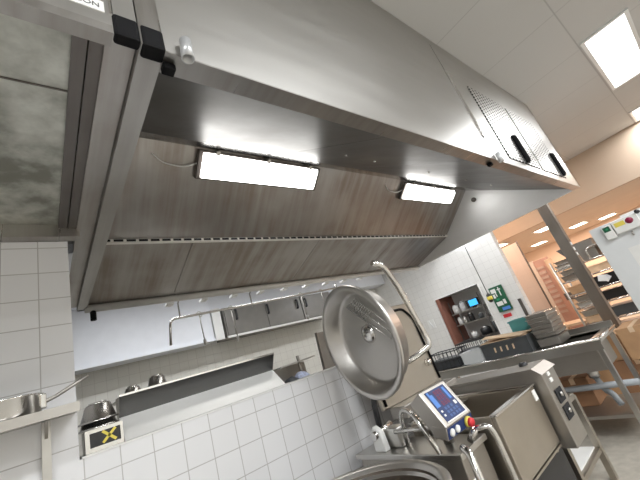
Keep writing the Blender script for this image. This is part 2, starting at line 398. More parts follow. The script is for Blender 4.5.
# ================================================================== LEFT HOOD
lh = thing('supply_hood', 'stained grey steel hood with flat underside above the left tiled wall', 'extractor hood', (-.8, 1.4, HB))
link('front_panel', MB().box(-2.2, .185, YF-.001, YF+.03, HB, CEIL-.004), M['hood_out'], lh)
link('front_lip', MB().box(-2.2, .18, YF-.003, YF+.045, HB-.003, HB+.03), M['hood_trim'], lh)
link('underside_panel', MB().box(-2.2, .09, YF+.045, WY-.06, HB+.07, HB+.09), M['hood_old'], lh)
link('side_channel', MB().box(.17, .252, YF+.0, YB+.02, HB+.035, HB+.045), M['hood_in'], lh)
link('seam', MB().box(-2.2, .09, 1.08, 1.086, HB+.066, HB+.071), M['hood_dark'], lh)
link('channel', MB().box(.09, .128, YF+.045, WY-.02, HB+.05, HB+.09), M['hood_dark'], lh)
link('channel', MB().box(.132, .17, YF+.045, WY-.02, HB+.045, HB+.09), M['hood_dark'], lh)
link('rear_lip', MB().box(-2.2, .185, WY-.06, WY-.003, HB-.003, HB+.09), M['hood_trim'], lh)
link('side_panel', MB().box(.187, .25, YF-.002, YF+.03, HB+.0, CEIL-.004), M['hood_out'], lh)
link('corner_bumper', MB().box(.182, .254, YF-.010, YF+.03, HB-.008, HB+.085), M['rubber'], lh, .01)
link('edge_strip', MB().box(.178, .184, YF-.006, YF+.002, HB+.085, CEIL-.01), M['chrome'], lh)
st = link('sticker', MB().box(-.02, .165, YF-.0035, YF-.0005, HB+.078, HB+.125), M['whitep'], lh)
text('lettering', 'AC-TECON', M['greyp'], st, .027, (.085, YF-.0036, HB+.10), (1, 0, 0), (0, 0, 1))

# ================================================================== CEILING LIGHTS
def ceiling_light(x0, x1, y0, y1, label, power, warm=False, z=CEIL, mat=None):
    t = thing('ceiling_light', label, 'ceiling light', ((x0+x1)/2, (y0+y1)/2, z-.03), 'warm ceiling lights in the back room' if warm else 'flat ceiling light panels')
    f = MB()
    f.box(x0-.04, x1+.04, y0-.04, y0, z-.02, z-.0015); f.box(x0-.04, x1+.04, y1, y1+.04, z-.02, z-.0015)
    f.box(x0-.04, x0, y0, y1, z-.02, z-.0015); f.box(x1, x1+.04, y0, y1, z-.02, z-.0015)
    link('frame', f, M['white'], t)
    link('diffuser', MB().box(x0, x1, y0, y1, z-.012, z-.0015), M['warmglow' if warm else 'panelglow'], t)
    l = bpy.data.lights.new('panel_light', 'AREA'); l.shape = 'RECTANGLE'; l.size = x1-x0; l.size_y = y1-y0; l.energy = power
    l.color = (1, .70, .53) if warm else (.95, .975, 1)
    lo = bpy.data.objects.new('panel_light', l); col.objects.link(lo); lo.location = ((x0+x1)/2, (y0+y1)/2, z-.03)
ceiling_light(5.0, 6.92, -.50, -.11, 'big ceiling light panel at the top right corner', 60)
ceiling_light(8.55, 9.3, -.50, -.11, 'ceiling light panel partly cut off by the right picture edge', 60)
ceiling_light(1.0, 2.9, -1.9, -1.4, 'ceiling light panel outside the picture, over the open kitchen floor', 150)
ceiling_light(-2.6, -.7, -1.9, -1.4, 'ceiling light panel outside the picture, over the open kitchen floor', 130)
ceiling_light(5.0, 6.9, -2.9, -2.4, 'ceiling light panel outside the picture, over the open kitchen floor', 130)
ceiling_light(1.0, 2.9, -4.2, -3.8, 'ceiling light panel outside the picture, over the open kitchen floor', 120)
for x, y, lab in ((9.95, 3.72, 'warm ceiling light seen beside the white tiled wall edge'), (10.6, 2.64, 'warm ceiling light just left of the grey post top'),
                  (13.4, 3.7, 'warm ceiling light low in the back room, left of post'), (12.9, 2.35, 'warm ceiling light right of the grey post'), (13.9, 1.75, 'warm ceiling light beside the white cabinet corner')):
    ceiling_light(x-.3, x+.3, y-.2, y+.2, lab, 60, True, 2.95)
ceiling_light(7.6, 8.2, 3.0, 3.5, 'added warm ceiling light, unseen, brightening the partition', 80, True)  # unseen helper, added to light the partition from the front
ceiling_light(5.7, 6.5, 2.5, 3.1, 'added light panel, unseen behind the hood end, brightening the right wall', 38)  # added fill out of view, for the tiled right wall
# unseen fill panels added to brighten the white bulkhead behind the pass
for x in (.9, 2.6, 5.2):
    ceiling_light(x-.5, x+.5, 3.9, 4.2, 'added light panel, unseen under the soffit, brightening the white bulkhead', 26, z=3.15)

# ================================================================== BEHIND THE PASS
cbm = thing('wall_cabinet', 'long grey steel overhead cabinet with dark handles behind the pass', 'cabinet', (3.5, 5.7, 2.3))
link('carcass', MB().box(2.42, 4.9, 5.5, 5.98, 2.36, 2.855), M['cabgrey'], cbm)
link('bottom_trim', MB().box(2.42, 4.9, 5.46, 5.5, 2.33, 2.365), M['whitep'], cbm)
for i in range(3):
    a = 2.44+i*.82
    d = link('door', MB().box(a, a+.8, 5.475, 5.498, 2.375, 2.85), M['cabgrey'], cbm, .003)
    hx = a+(.1 if i % 2 == 0 else .7) if i else a+.2
    link('handle', MB().tube(bend([(hx, 5.475, 2.78), (hx, 5.44, 2.78), (hx, 5.44, 2.62), (hx, 5.475, 2.62)], .02), .018, 8), M['blackp'], d)
    if i == 1: link('handle', MB().tube(bend([(a+.02, 5.475, 2.78), (a+.02, 5.44, 2.78), (a+.02, 5.44, 2.62), (a+.02, 5.475, 2.62)], .02), .018, 8), M['blackp'], d)
bh = struct('wall_bulkhead_far', MB().box(-.6, 2.2, 5.5, 5.98, 2.36, 3.148).box(2.2, 6.99, 5.6, 5.98, 2.862, 3.148), M['soffit'])
struct('trim_bulkhead_far', MB().box(-.6, 2.2, 5.45, 5.5, 2.335, 2.365), M['soffit'], bh)
struct('end_strip', MB().box(2.21, 2.36, 5.46, 5.5, 2.33, 2.858), M['whitep'], bh)

# hanging rail
rail = thing('utensil_rail', 'thin bent steel pipe rail hanging behind the hood over the pass', 'rail', (2.1, 3.6, 2.35))
RYY = 3.62
link('pipe', MB().tube(bend([(1.0, RYY, 2.10), (1.03, RYY, 2.36), (3.4, RYY, 2.43), (3.4, RYY, 2.50)], .06), .013, 8), M['chrome'], rail)
for x in (1.13, 1.98): link('hanger', MB().tube([(x, RYY, 2.36), (x, RYY, 2.52), (x, YB+.02, 2.56)], .008, 6), M['chrome'], rail)
for i, (x, l) in enumerate(((1.33, .31), (1.70, .36), (2.73, .32), (3.09, .22))):
    t = thing('hanging_skewer', ['thin steel rod hanging leftmost on the bent rail', 'thin steel rod hanging second from left on the bent rail', 'thin steel rod hanging on the rail before the cabinet doors', 'thin steel rod hanging on the rail nearest the round lid'][i], 'utensil', (x, RYY, 2.12), 'steel rods hanging from the rail')
    zt = 2.36+(x-1.03)*.0295
    link('rod', MB().tube([(x, RYY, zt-.01), (x+.01, RYY, zt-l)], .006, 6), M['steel_dull'], t)
    link('hook', MB().tube([(x+.03*math.sin(a), RYY, zt+.03*math.cos(a)-.004) for a in [k*.5 for k in range(-2, 7)]], .006, 6), M['steel'], t)
    link('tip', MB().lathe([(0, 0), (.014, .01), (.016, .05), (.008, .07)], (x+.01, RYY, zt-l-.03), (0, 0, 1), 10), M['steel'], t)

# pass cover: folded steel sheet standing on the sill
pc = thing('pass_cover', 'folded stainless steel cover standing on the sill of the pass', 'cover', (.8, 2.3, SILL))
xa, xb = .315, 1.27
link('lower_sheet', MB().prism([(WY+.0, SILL+.01), (WY+.125, SILL+.125), (WY+.13, SILL+.12), (WY+.01, SILL+.008)], 0, xa, xb), M['pass_lit'], pc)
link('upper_sheet', MB().prism([(WY+.125, SILL+.125), (WY+.055, SILL+.225), (WY+.06, SILL+.23), (WY+.132, SILL+.123)], 0, xa, xb), M['pass_shade'], pc)
link('top_edge', MB().box(xa, xb, WY+.053, WY+.068, SILL+.224, SILL+.234), M['chrome'], pc)
for x in (xa, xb-.004):
    link('end_plate', MB().prism([(WY+.005, SILL+.009), (WY+.127, SILL+.124), (WY+.06, SILL+.226), (WY+.19, SILL+.226), (WY+.19, SILL+.009)], 0, x, x+.004), M['steel'], pc)

def bowl_prof(r0_, r1_, h, t=.004):
    return [(0, 0), (r0_, 0), (r1_, h), (r1_+.008, h+.002), (r1_+.006, h+.006), (r1_-t, h+.004), (r0_-t, t), (0, t)]
def upside_bowl(x, y, z, r, h, label, name='steel_bowl'):
    t = thing(name, label, 'bowl', (x, y, z), 'steel bowls around the pass')
    link('body', MB().lathe([(r+.01, 0), (r+.01, .006), (r, .008), (r*.72, h-.006), (r*.66, h), (0, h), (0, h-.004), (r*.64, h-.004), (r-.006, .004)], (x, y, z), n=32), M['bowl'], t)
    link('foot_ring', MB().lathe([(r*.5, h), (r*.52, h+.008), (r*.48, h+.008), (r*.46, h)], (x, y, z), n=24), M['chrome'], t)
    return t
pa = (xa+xb)/2
# warming box with the taped X
wb = thing('warming_box', 'small steel box with yellow tape cross on its black front, on the sill', 'box', (.245, 2.22, SILL+.01))
bx0, bx1, by0, by1, bz0, bz1 = .155, .312, 2.14, 2.32, SILL+.009, SILL+.108
f = MB(); f.box(bx0, bx1, by0+.012, by1, bz0, bz1); link('casing', f, M['steel'], wb, .004)
f = MB(); f.box(bx0, bx1, by0, by0+.014, bz0, bz0+.02); f.box(bx0, bx1, by0, by0+.014, bz1-.016, bz1); f.box(bx0, bx0+.018, by0, by0+.014, bz0+.02, bz1-.016); f.box(bx1-.012, bx1, by0, by0+.014, bz0+.02, bz1-.016)
link('front_frame', f, M['chrome'], wb)
bf = link('black_front', MB().box(bx0+.018, bx1-.012, by0+.006, by0+.012, bz0+.02, bz1-.016), M['blackp'], wb)
cx, cz = bx0+.098, bz0+.054
f = MB()
for s in (-1, 1): f.obox((cx, by0+.0045, cz), (1, 0, s*.95), (0, 1, 0), (-s*.95, 0, 1), -.038, .038, -.001, .001, -.006, .006)
link('tape_cross', f, M['yellow'], bf)
upside_bowl(.222, 2.235, bz1+.002, .08, .075, 'silver bowl upside down on the box with the yellow cross, lower of two')
upside_bowl(.224, 2.237, bz1+.034, .078, .082, 'silver bowl upside down on the box with the yellow cross, top of the stack')
# shelf behind the cover for the two small bowls
shb = thing('pass_shelf', 'narrow steel shelf behind the folded pass cover', 'shelf', (.9, 2.52, SILL))
link('board', MB().box(.32, 1.27, 2.36, 2.62, SILL+.21, SILL+.22), M['steel'], shb)
for x in (.36, 1.24): link('support', MB().box(x-.015, x+.015, 2.52, 2.54, SILL-.1, SILL+.21), M['steel'], shb)
link('base_rail', MB().box(.33, 1.27, 2.34, 2.56, SILL-.1, SILL-.08), M['steel'], shb)
upside_bowl(.425, 2.45, SILL+.222, .055, .055, 'small silver bowl behind the pass cover, left of its taller twin')
upside_bowl(.57, 2.48, SILL+.222, .062, .085, 'taller silver bowl standing behind the pass cover')

t = thing('serving_counter', 'steel counter behind the tiled pass wall', 'counter', (1.5, 2.7, 0))
link('cabinet', MB().box(.22, 2.78, 2.36, 2.98, .1, SILL-.13), M['steel_dull'], t, .004)
link('worktop', MB().box(.2, 2.8, 2.335, 3.0, SILL-.13, SILL-.1), M['steel'], t, .003)
link('plinth', MB().box(.25, 2.75, 2.4, 2.9, 0, .1), M['greyp'], t)
# things on the sill right of the cover
t = thing('angled_board', 'grey brown board leaning in the pass behind the round lid', 'board', (1.75, 2.6, SILL-.3))
link('sheet', MB().obox((1.90, 2.50, SILL-.098), (.95, .3, 0), (-.3, .95, .1), (0, -.1, 1), 0, .5, -.008, .008, -.0, .42), M['boardgrey'], t, .003)
link('edge_strip', MB().obox((1.90, 2.50, SILL-.098), (.95, .3, 0), (-.3, .95, .1), (0, -.1, 1), -.012, 0, -.012, .012, -.0, .422), M['steel_dull'], t)
t = thing('sill_rack', 'small steel rack with a slanted top on the sill beside the cover', 'rack', (1.4, 2.26, SILL))
link('top_plate', MB().prism([(1.29, SILL+.115), (1.6, SILL+.125), (1.6, SILL+.135), (1.29, SILL+.125)], 1, 2.17, 2.34), M['steel'], t)
link('back_plate', MB().box(1.30, 1.6, 2.33, 2.34, SILL+.009, SILL+.12), M['steel_dull'], t)
link('peg', MB().tube([(1.5, 2.25, SILL+.01), (1.5, 2.25, SILL+.17)], .012, 10), M['steel_dull'], t)
def cloth(x, y, z, sx, sy, sz, mat, label, seed):
    rnd = random.Random(seed); mb = MB(); n, k = 9, 7; g = []
    for i in range(n):
        row = []
        for j in range(k):
            u, v = i/(n-1), j/(k-1)
            e = min(1, 4*min(u, 1-u, v, 1-v)+.05)
            row.append(mb.bm.verts.new((x+(u-.5)*sx, y+(v-.5)*sy, z+sz*e*(.6+.4*rnd.random()))))
        g.append(row)
    for i in range(n-1):
        for j in range(k-1): mb.bm.faces.new([g[i][j], g[i+1][j], g[i+1][j+1], g[i][j+1]]).smooth = True
    o = link('folded_cloth', mb, mat, org=(x, y, z)); s = o.modifiers.new('th', 'SOLIDIFY'); s.thickness = .004
    sd = o.modifiers.new('sub', 'SUBSURF'); sd.levels = 1; sd.render_levels = 2
    tag(o, label, 'cloth', 'cloths on the sill'); return o
cloth(1.47, 2.22, SILL+.011, .10, .10, .055, M['clothb'], 'crumpled white and blue cloth on the sill beside the lid', 3)
cloth(1.37, 2.21, SILL+.011, .09, .09, .035, M['greyp'], 'crumpled dark grey cloth on the sill beside the steel cover', 5)

# ================================================================== WALL SHELF, LEFT
sh = thing('wall_shelf', 'narrow steel wall shelf on a bracket at the left tiled wall', 'shelf', (-.3, 2.0, 1.66))
link('board', MB().box(-1.0, .125, 1.86, 2.125, 1.635, 1.655), M['steel'], sh, .003)
link('front_edge', MB().box(-1.0, .125, 1.853, 1.862, 1.622, 1.66), M['steel_dull'], sh)
for x in (.015, -.6):
    link('upright', MB().box(x-.016, x+.016, 2.10, 2.128, 1.1, 1.63), M['steel'], sh)
    link('arm', MB().prism([(1.90, 1.622), (2.10, 1.622), (2.10, 1.56), (2.05, 1.58)], 0, x-.006, x+.006), M['steel_dull'], sh)
pan = thing('saucepan', 'shallow silver saucepan with a long handle on the wall shelf', 'pan', (-.10, 1.97, 1.656))
link('body', MB().lathe([(0, 0), (.10, 0), (.105, .006), (.107, .075), (.112, .078), (.11, .082), (.104, .078), (.101, .008), (0, .006)], (-.10, 1.97, 1.657), n=40), M['chrome'], pan)
link('handle', MB().tube(bend([(-.0, 1.955, 1.70), (.045, 1.95, 1.71), (.165, 1.93, 1.765)], .03), [.007]*8 if False else .008, 8), M['steel_dull'], pan)
link('handle_plate', MB().box(-.006, .018, 1.935, 1.975, 1.675, 1.735), M['chrome'], pan, .006)

# ================================================================== KETTLE
KX, KY, KR, KZ = 1.06, 1.43, .42, .90
ke = thing('boiling_kettle', 'round stainless steel boiling kettle with its lid swung open', 'kettle', (KX, KY, 0))
link('bowl', MB().lathe([(0, .22), (.2, .24), (.34, .34), (.38, .5), (KR-.03, KZ-.06), (KR, KZ-.03), (KR, KZ), (KR-.015, KZ+.008), (KR-.045, KZ), (KR-.052, KZ-.03), (KR-.06, KZ-.03), (KR-.05, .5), (.3, .30), (.18, .25), (0, .235)], (KX, KY, 0), n=72), M['lid'], ke)
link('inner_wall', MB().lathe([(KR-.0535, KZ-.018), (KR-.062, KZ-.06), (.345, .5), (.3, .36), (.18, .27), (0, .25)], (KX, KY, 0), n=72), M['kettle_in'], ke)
link('jacket', MB().lathe([(0, .12), (.3, .14), (.37, .25), (.395, .45), (.395, .72), (.36, .74)], (KX, KY, 0), n=64), M['steel_dull'], ke)
for a in (.6, 2.2, 3.9, 5.4):
    link('leg', MB().tube([(KX+.28*math.cos(a), KY+.28*math.sin(a), .2), (KX+.28*math.cos(a), KY+.28*math.sin(a), 0)], .025, 12), M['steel'], ke)
link('measuring_pin', MB().lathe([(0, 0), (.012, .0), (.012, .03), (0, .034)], (KX+.1, KY+.31, KZ-.02), (0, -.5, .7), 12), M['steel'], ke)
# lid
LC = V((1.585, 1.66, 1.55)); LN = V((-1, .13, -.10)).normalized()
LR = .372
ld = link('lid', MB().lathe([(0, -.108), (.05, -.108), (LR-.085, -.116), (LR-.055, -.10), (LR-.035, -.0), (LR-.004, .006), (LR+.006, -.002), (LR+.004, -.016), (LR-.02, -.02), (LR-.045, -.115), (LR-.09, -.13), (0, -.14)], LC, LN, 80), M['lid'], ke)
link('lid_boss', MB().lathe([(.065, -.112), (.06, -.092), (.035, -.08), (0, -.077)], LC+V((0, -.01, .015)), LN, 32), M['chrome'], ld)
a_ = LN.orthogonal().normalized(); ax_y = (V((0, 1, 0))-LN*LN.y).normalized(); ax_z = (V((0, 0, 1))-LN*LN.z).normalized()
# raised wires imitating a grid reflection in the lid's upper half
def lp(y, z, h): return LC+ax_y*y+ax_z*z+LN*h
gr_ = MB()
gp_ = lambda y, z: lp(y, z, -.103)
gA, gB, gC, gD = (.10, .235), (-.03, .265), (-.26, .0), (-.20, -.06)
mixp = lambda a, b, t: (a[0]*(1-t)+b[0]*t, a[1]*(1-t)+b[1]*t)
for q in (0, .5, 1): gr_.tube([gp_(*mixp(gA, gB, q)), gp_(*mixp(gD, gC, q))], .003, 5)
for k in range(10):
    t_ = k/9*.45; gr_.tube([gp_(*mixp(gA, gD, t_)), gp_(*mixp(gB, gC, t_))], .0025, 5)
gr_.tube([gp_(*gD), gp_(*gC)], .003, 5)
link('reflection_grid', gr_, M['chrome'], ld)
link('lid_handle', MB().tube(bend([(1.62, 1.336, 1.969), (1.70, 1.325, 1.937), (1.86, 1.39, 1.778), (1.97, 1.419, 1.455), (1.97, 1.41, 1.387), (1.9, 1.48, 1.352), (1.76, 1.568, 1.32)], .07), .019, 12), M['chrome'], ld)
# console pillar with hinge
cs = thing('kettle_console', 'steel control pillar beside the round kettle', 'console', (1.73, 1.6, 0))
link('cabinet', MB().box(1.585, 1.82, 1.22, 1.98, .02, .86), M['steel_dull'], cs, .006)
link('top_plate', MB().box(1.565, 1.84, 1.20, 2.0, .86, .89), M['steel'], cs, .005)
link('hinge_bracket', MB().prism([(1.74, .89), (1.84, .89), (1.83, 1.0), (1.80, 1.035), (1.75, 1.0)], 0, 1.60, 1.645), M['whitep'], cs, .008)
link('hinge_shaft', MB().tube([(1.58, 1.79, .985), (1.75, 1.78, 1.0)], .024, 14), M['chrome'], cs)
link('hinge_block', MB().box(1.66, 1.75, 1.66, 1.84, .89, 1.0), M['steel'], cs, .008)
link('hinge_arm', MB().tube([(1.72, 1.86, .98), (1.745, 1.87, 1.12), (1.765, 1.84, 1.26), (1.765, 1.74, 1.40)], .02, 10), M['blackp'], cs)
link('nameplate', MB().box(1.60, 1.64, 1.216, 1.221, .70, .76), M['whitep'], cs)
sp = link('spout_pipe', MB().tube(bend([(1.69, 1.64, .89), (1.66, 1.58, 1.10), (1.60, 1.44, 1.10), (1.58, 1.33, .885)], .09, 7), .014, 12), M['chrome'], cs)
link('cross_bar', MB().tube([(1.66, 1.68, .98), (1.71, 1.32, .98)], .013, 10), M['chrome'], cs)
# control head (tilted towards the operator)
hd_o = V((1.545, 1.30, 1.195)); hx = V((1, .0, 0)); hdn = V((-.05, -.47, -.80)).normalized(); hx = (V((.995, -.03, 0))).normalized(); hn = hx.cross(hdn).normalized()
if hn.y > 0: hn = -hn
W_, H_ = .245, .205
head = link('control_head', MB().obox(hd_o, hx, hdn, hn, 0, W_, 0, H_, -.10, 0), M['steel_dull'], cs, .006)
fr = link('display', MB().obox(hd_o, hx, hdn, hn, .035, W_-.032, .018, H_-.02, -.001, .003), M['dispblue'], head)
f = MB(); f.obox(hd_o, hx, hdn, hn, .035, W_-.032, H_-.02, H_-.014, 0, .004); f.obox(hd_o, hx, hdn, hn, W_-.032, W_-.027, .018, H_-.014, 0, .004)
link('display_bezel', f, M['whitep'], head)
def on_disp(name, rects, mat, h=.004, split=True):
    f = MB()
    for (x0, x1, y0, y1) in rects:
        f.obox(hd_o, hx, hdn, hn, x0, x1, y0, y1, .002, h)
        if split: link(name, f, mat, head); f = MB()
    if not split: link(name, f, mat, head)
on_disp('light_blue_field', [(.042, .058, .022, .04), (.042, .075, .04, .11), (.178, .198, .03, .10)], M['displight'])
dg = []
for k in range(3):
    y = .030+k*.030
    for q in range(3):
        x = .096+q*.024
        dg += [(x, x+.014, y, y+.003), (x, x+.014, y+.011, y+.014), (x, x+.014, y+.021, y+.024), (x, x+.003, y, y+.024), (x+.012, x+.015, y, y+.024)]
on_disp('digits', dg, M['digits'], .004, False)
on_disp('white_key', [(.182, .202, .115, .135), (.048, .06, .128, .138), (.048, .06, .15, .16)], M['whitep'])
on_disp('grey_key', [(x, x+.018, y, y+.014) for x in (.085, .11, .14, .165) for y in (.122, .142, .162) if not (x == .165 and y == .122)], M['dispkey'])
# chin with buttons
ch = V((-.02, .22, -.97)).normalized(); co = hd_o+hdn*H_
cn = hx.cross(ch).normalized()
if cn.y > 0: cn = -cn
chin = link('button_strip', MB().obox(co, hx, ch, cn, 0, W_, .002, .062, -.09, -.004), M['steel_dull'], head, .006)
link('blue_field', MB().obox(co, hx, ch, cn, .006, W_-.006, .006, .056, -.006, -.001), M['dispblue'], chin)
kx = lambda x, y, h=0: co+hx*x+ch*y+cn*h
eb = link('emergency_collar', MB().lathe([(0, 0), (.026, 0), (.026, .012), (.018, .016)], kx(.185, .03), cn, 24), M['yellow'], chin)
link('emergency_button', MB().lathe([(.014, .012), (.022, .016), (.022, .03), (.016, .036), (0, .037)], kx(.185, .03), cn, 24), M['red'], chin)
for x in (.035, .085): link('push_button', MB().lathe([(0, .0), (.018, 0), (.018, .008), (.012, .012), (0, .012)], kx(x, .03), cn, 20), M['whitep'], chin)
link('head_stem', MB().tube([(1.72, 1.36, .89), (1.70, 1.33, 1.03)], .03, 14), M['chrome'], cs)
# hose-tap pipe at the right of the pillar
tp = link('spray_pipe', MB().tube(bend([(1.71, 1.16, .955), (1.745, 1.10, .955), (1.75, 1.09, .90), (1.755, 1.085, .45)], .03), .014, 12), M['chrome'], cs)
link('pipe_joint', MB().tube([(1.71, 1.22, .90), (1.71, 1.16, .955)], .016, 12), M['chrome'], cs)
link('front_handle', MB().tube(bend([(1.545, 1.16, .93), (1.53, 1.12, .91), (1.40, 1.02, .62)], .03), .018, 12), M['chrome'], cs)

# ================================================================== TILTING PAN
tpn = thing('tilting_pan', 'large rectangular tilting frying pan with its flat lid raised', 'bratt pan', (2.2, 1.45, 0))
PX0, PX1, PY0, PY1, PZ = 1.88, 2.46, 1.13, 1.74, .95
b = MB()
b.box(PX0, PX1, PY0, PY0+.03, .60, PZ); b.box(PX0, PX1, PY1-.03, PY1, .6, PZ); b.box(PX0, PX0+.03, PY0+.03, PY1-.03, .56, PZ)
b.box(PX1-.03, PX1, PY0+.03, PY1-.03, .56, PZ); b.box(PX0, PX1, PY0, PY1, .59, .62)
link('trough', b, M['steel_warm'], tpn, .006)
r_ = MB(); r_.box(PX0-.005, PX1+.005, PY0-.012, PY0+.03, PZ, PZ+.012); r_.box(PX0-.005, PX1+.005, PY1-.03, PY1+.01, PZ, PZ+.012); r_.box(PX1-.03, PX1+.006, PY0+.03, PY1-.03, PZ, PZ+.012)
link('rim', r_, M['chrome'], tpn, .003)
link('pour_lip', MB().prism([(1.60, PZ-.02), (1.70, PZ-.02), (1.70, PZ-.12)], 0, PX0+.15, PX1-.05), M['steel'], tpn)
link('rim_label', MB().box(PX1-.06, PX1-.015, PY0-.004, PY0+.001, PZ-.08, PZ-.02), M['whitep'], tpn)
colm = link('side_column', MB().prism([(1.06, .56), (1.06, 1.0), (1.10, 1.035), (1.80, 1.0), (1.80, .56)], 0, 2.49, 2.72), M['steel_dull'], tpn, .006)
link('column_top', MB().prism([(1.05, 1.0), (1.10, 1.045), (1.95, 1.02), (1.95, 1.0), (1.10, 1.03)], 0, 2.47, 2.74), M['steel_dull'], tpn)
f = MB(); f.box(2.55, 2.66, 1.054, 1.062, .70, .78); f.box(2.55, 2.66, 1.054, 1.062, .80, .88)
link('socket_recess', f, M['hole'], colm)
f = MB()
for z in (.93, .97): f.box(2.56, 2.60, 1.052, 1.062, z, z+.022)
link('white_tags', f, M['whitep'], colm)
for z in (.745, .845): link('socket_knob', MB().lathe([(0, 0), (.014, .0), (.014, .012), (0, .014)], (2.60, 1.052, z), (0, -1, 0), 12), M['steel'], colm)
link('column_knob', MB().lathe([(.03, 0), (.03, .02), (.02, .03), (0, .03)], (2.66, 1.22, 1.035), (0, 0, 1), 16), M['blackp'], colm)
link('plinth', MB().box(1.95, 2.70, 1.25, 1.80, .10, .50), M['blackp'], tpn)
for (x, y) in ((2.0, 1.30), (2.65, 1.30), (2.0, 1.75), (2.65, 1.75)): link('leg', MB().box(x-.025, x+.025, y-.025, y+.025, 0, .12), M['steel_dull'], tpn)
# lid standing up at the back
lo = V((1.83, 1.88, 1.06)); lx = V((1, .02, 0)).normalized(); lz = V((0, .06, 1)).normalized(); ly = lz.cross(lx)
lid2 = link('pan_lid', MB().obox(lo, lx, ly, lz, 0, .79, 0, .03, 0, .70), M['steel_warm'], tpn, .008)
g = MB()
g.tube(bend([lo+lx*.03+ly*-.004+lz*.02, lo+lx*.03+ly*-.004+lz*.655, lo+lx*.67+ly*-.004+lz*.655, lo+lx*.765+ly*-.004+lz*.55, lo+lx*.765+ly*-.004+lz*.02], .04), .011, 8)
link('gasket', g, M['rubber'], lid2)
link('lid_catch', MB().lathe([(0, 0), (.03, 0), (.025, .03), (0, .035)], lo+lx*.70+lz*.17, -ly, 14), M['chrome'], lid2)
link('lid_hinge', MB().box(1.9, 2.60, 1.75, 1.9, .98, 1.06), M['steel_dull'], tpn, .006)
# service frame standing right of the pan
sf = thing('steel_stand', 'low welded steel stand right of the tilting pan', 'stand', (3.1, 1.3, 0))
for (x, y, zt) in ((3.40, 1.30, .62), (3.40, 1.62, .62), (2.85, 1.30, .62), (2.85, 1.62, .62)):
    link('leg', MB().box(x-.022, x+.022, y-.022, y+.022, 0, zt), M['steel_warm'], sf)
f = MB(); f.box(2.85, 3.40, 1.28, 1.32, .60, .64); f.box(2.85, 3.40, 1.60, 1.64, .60, .64); f.box(3.38, 3.42, 1.3, 1.62, .60, .64); f.box(2.83, 2.87, 1.3, 1.62, .60, .64)
link('top_frame', f, M['steel_warm'], sf)
f = MB(); f.box(2.85, 3.40, 1.285, 1.315, .2, .23); f.box(3.385, 3.415, 1.3, 1.62, .2, .23); f.box(2.835, 2.865, 1.3, 1.62, .2, .23); f.box(2.85, 3.40, 1.605, 1.635, .2, .23)
link('stretcher', f, M['steel_warm'], sf)
link('shelf', MB().box(2.87, 3.38, 1.32, 1.60, .23, .24), M['whitep'], sf)

# ================================================================== SINK TABLE
TX0, TX1, TY0, TY1, TZ = 4.14, 4.86, 1.10, 3.25, .90
sk = thing('sink_table', 'long steel work table with a sink bowl at its near end', 'table', (4.5, 2.2, 0))
SX0, SX1, SYa, SYb = 4.24, 4.74, 1.20, 1.68
b = MB()
b.box(TX0, TX1, SYb, TY1, TZ-.035, TZ); b.box(TX0, TX1, TY0, SYa, TZ-.035, TZ); b.box(TX0, SX0, SYa, SYb, TZ-.035, TZ); b.box(SX1, TX1, SYa, SYb, TZ-.035, TZ)
link('tabletop', b, M['steel'], sk)
e_ = MB(); e_.tube([(TX0, TY0, TZ), (TX0, TY1, TZ)], .014, 8); e_.tube([(TX0, TY0, TZ), (TX1, TY0, TZ)], .014, 8)
link('rolled_edge', e_, M['chrome'], sk)
link('backsplash', MB().box(TX1-.02, TX1, TY0, TY1, TZ, TZ+.06), M['steel'], sk)
b = MB(); b.box(SX0-.004, SX0, SYa, SYb, TZ-.30, TZ-.004); b.box(SX1, SX1+.004, SYa, SYb, TZ-.30, TZ-.004); b.box(SX0, SX1, SYa-.004, SYa, TZ-.30, TZ-.004); b.box(SX0, SX1, SYb, SYb+.004, TZ-.30, TZ-.004); b.box(SX0, SX1, SYa, SYb, TZ-.305, TZ-.30)
link('sink_bowl', b, M['steel_dull'], sk)
link('apron', MB().box(TX0+.01, TX0+.02, TY0+.01, TY1-.02, TZ-.10, TZ-.035), M['steel'], sk)
for (x, y) in ((TX0+.05, TY0+.05), (TX1-.05, TY0+.05), (TX0+.05, TY1-.05), (TX1-.05, TY1-.05), (TX0+.05, 2.2)):
    link('leg', MB().box(x-.022, x+.022, y-.022, y+.022, 0, TZ-.035), M['steel'], sk)
link('lower_shelf', MB().box(TX0+.03, TX1-.03, TY0+.03, TY1-.03, .18, .21), M['steel_dull'], sk)
dn = link('drain_trap', MB().lathe([(.0, 0), (.05, .0), (.05, .08), (.03, .10), (0, .10)], (4.45, 1.40, .50), (0, 0, 1), 16), M['steel'], sk)
link('drain_pipe', MB().tube(bend([(4.45, 1.4, .52), (4.42, 1.36, .36), (4.35, 1.30, .36), (4.30, 1.26, .26)], .04), .028, 10), M['pipegrey'], dn)
link('waste_pipe', MB().tube([(4.40, 1.05, .42), (4.40, 2.1, .42)], .03, 12), M['pipegrey'], sk)
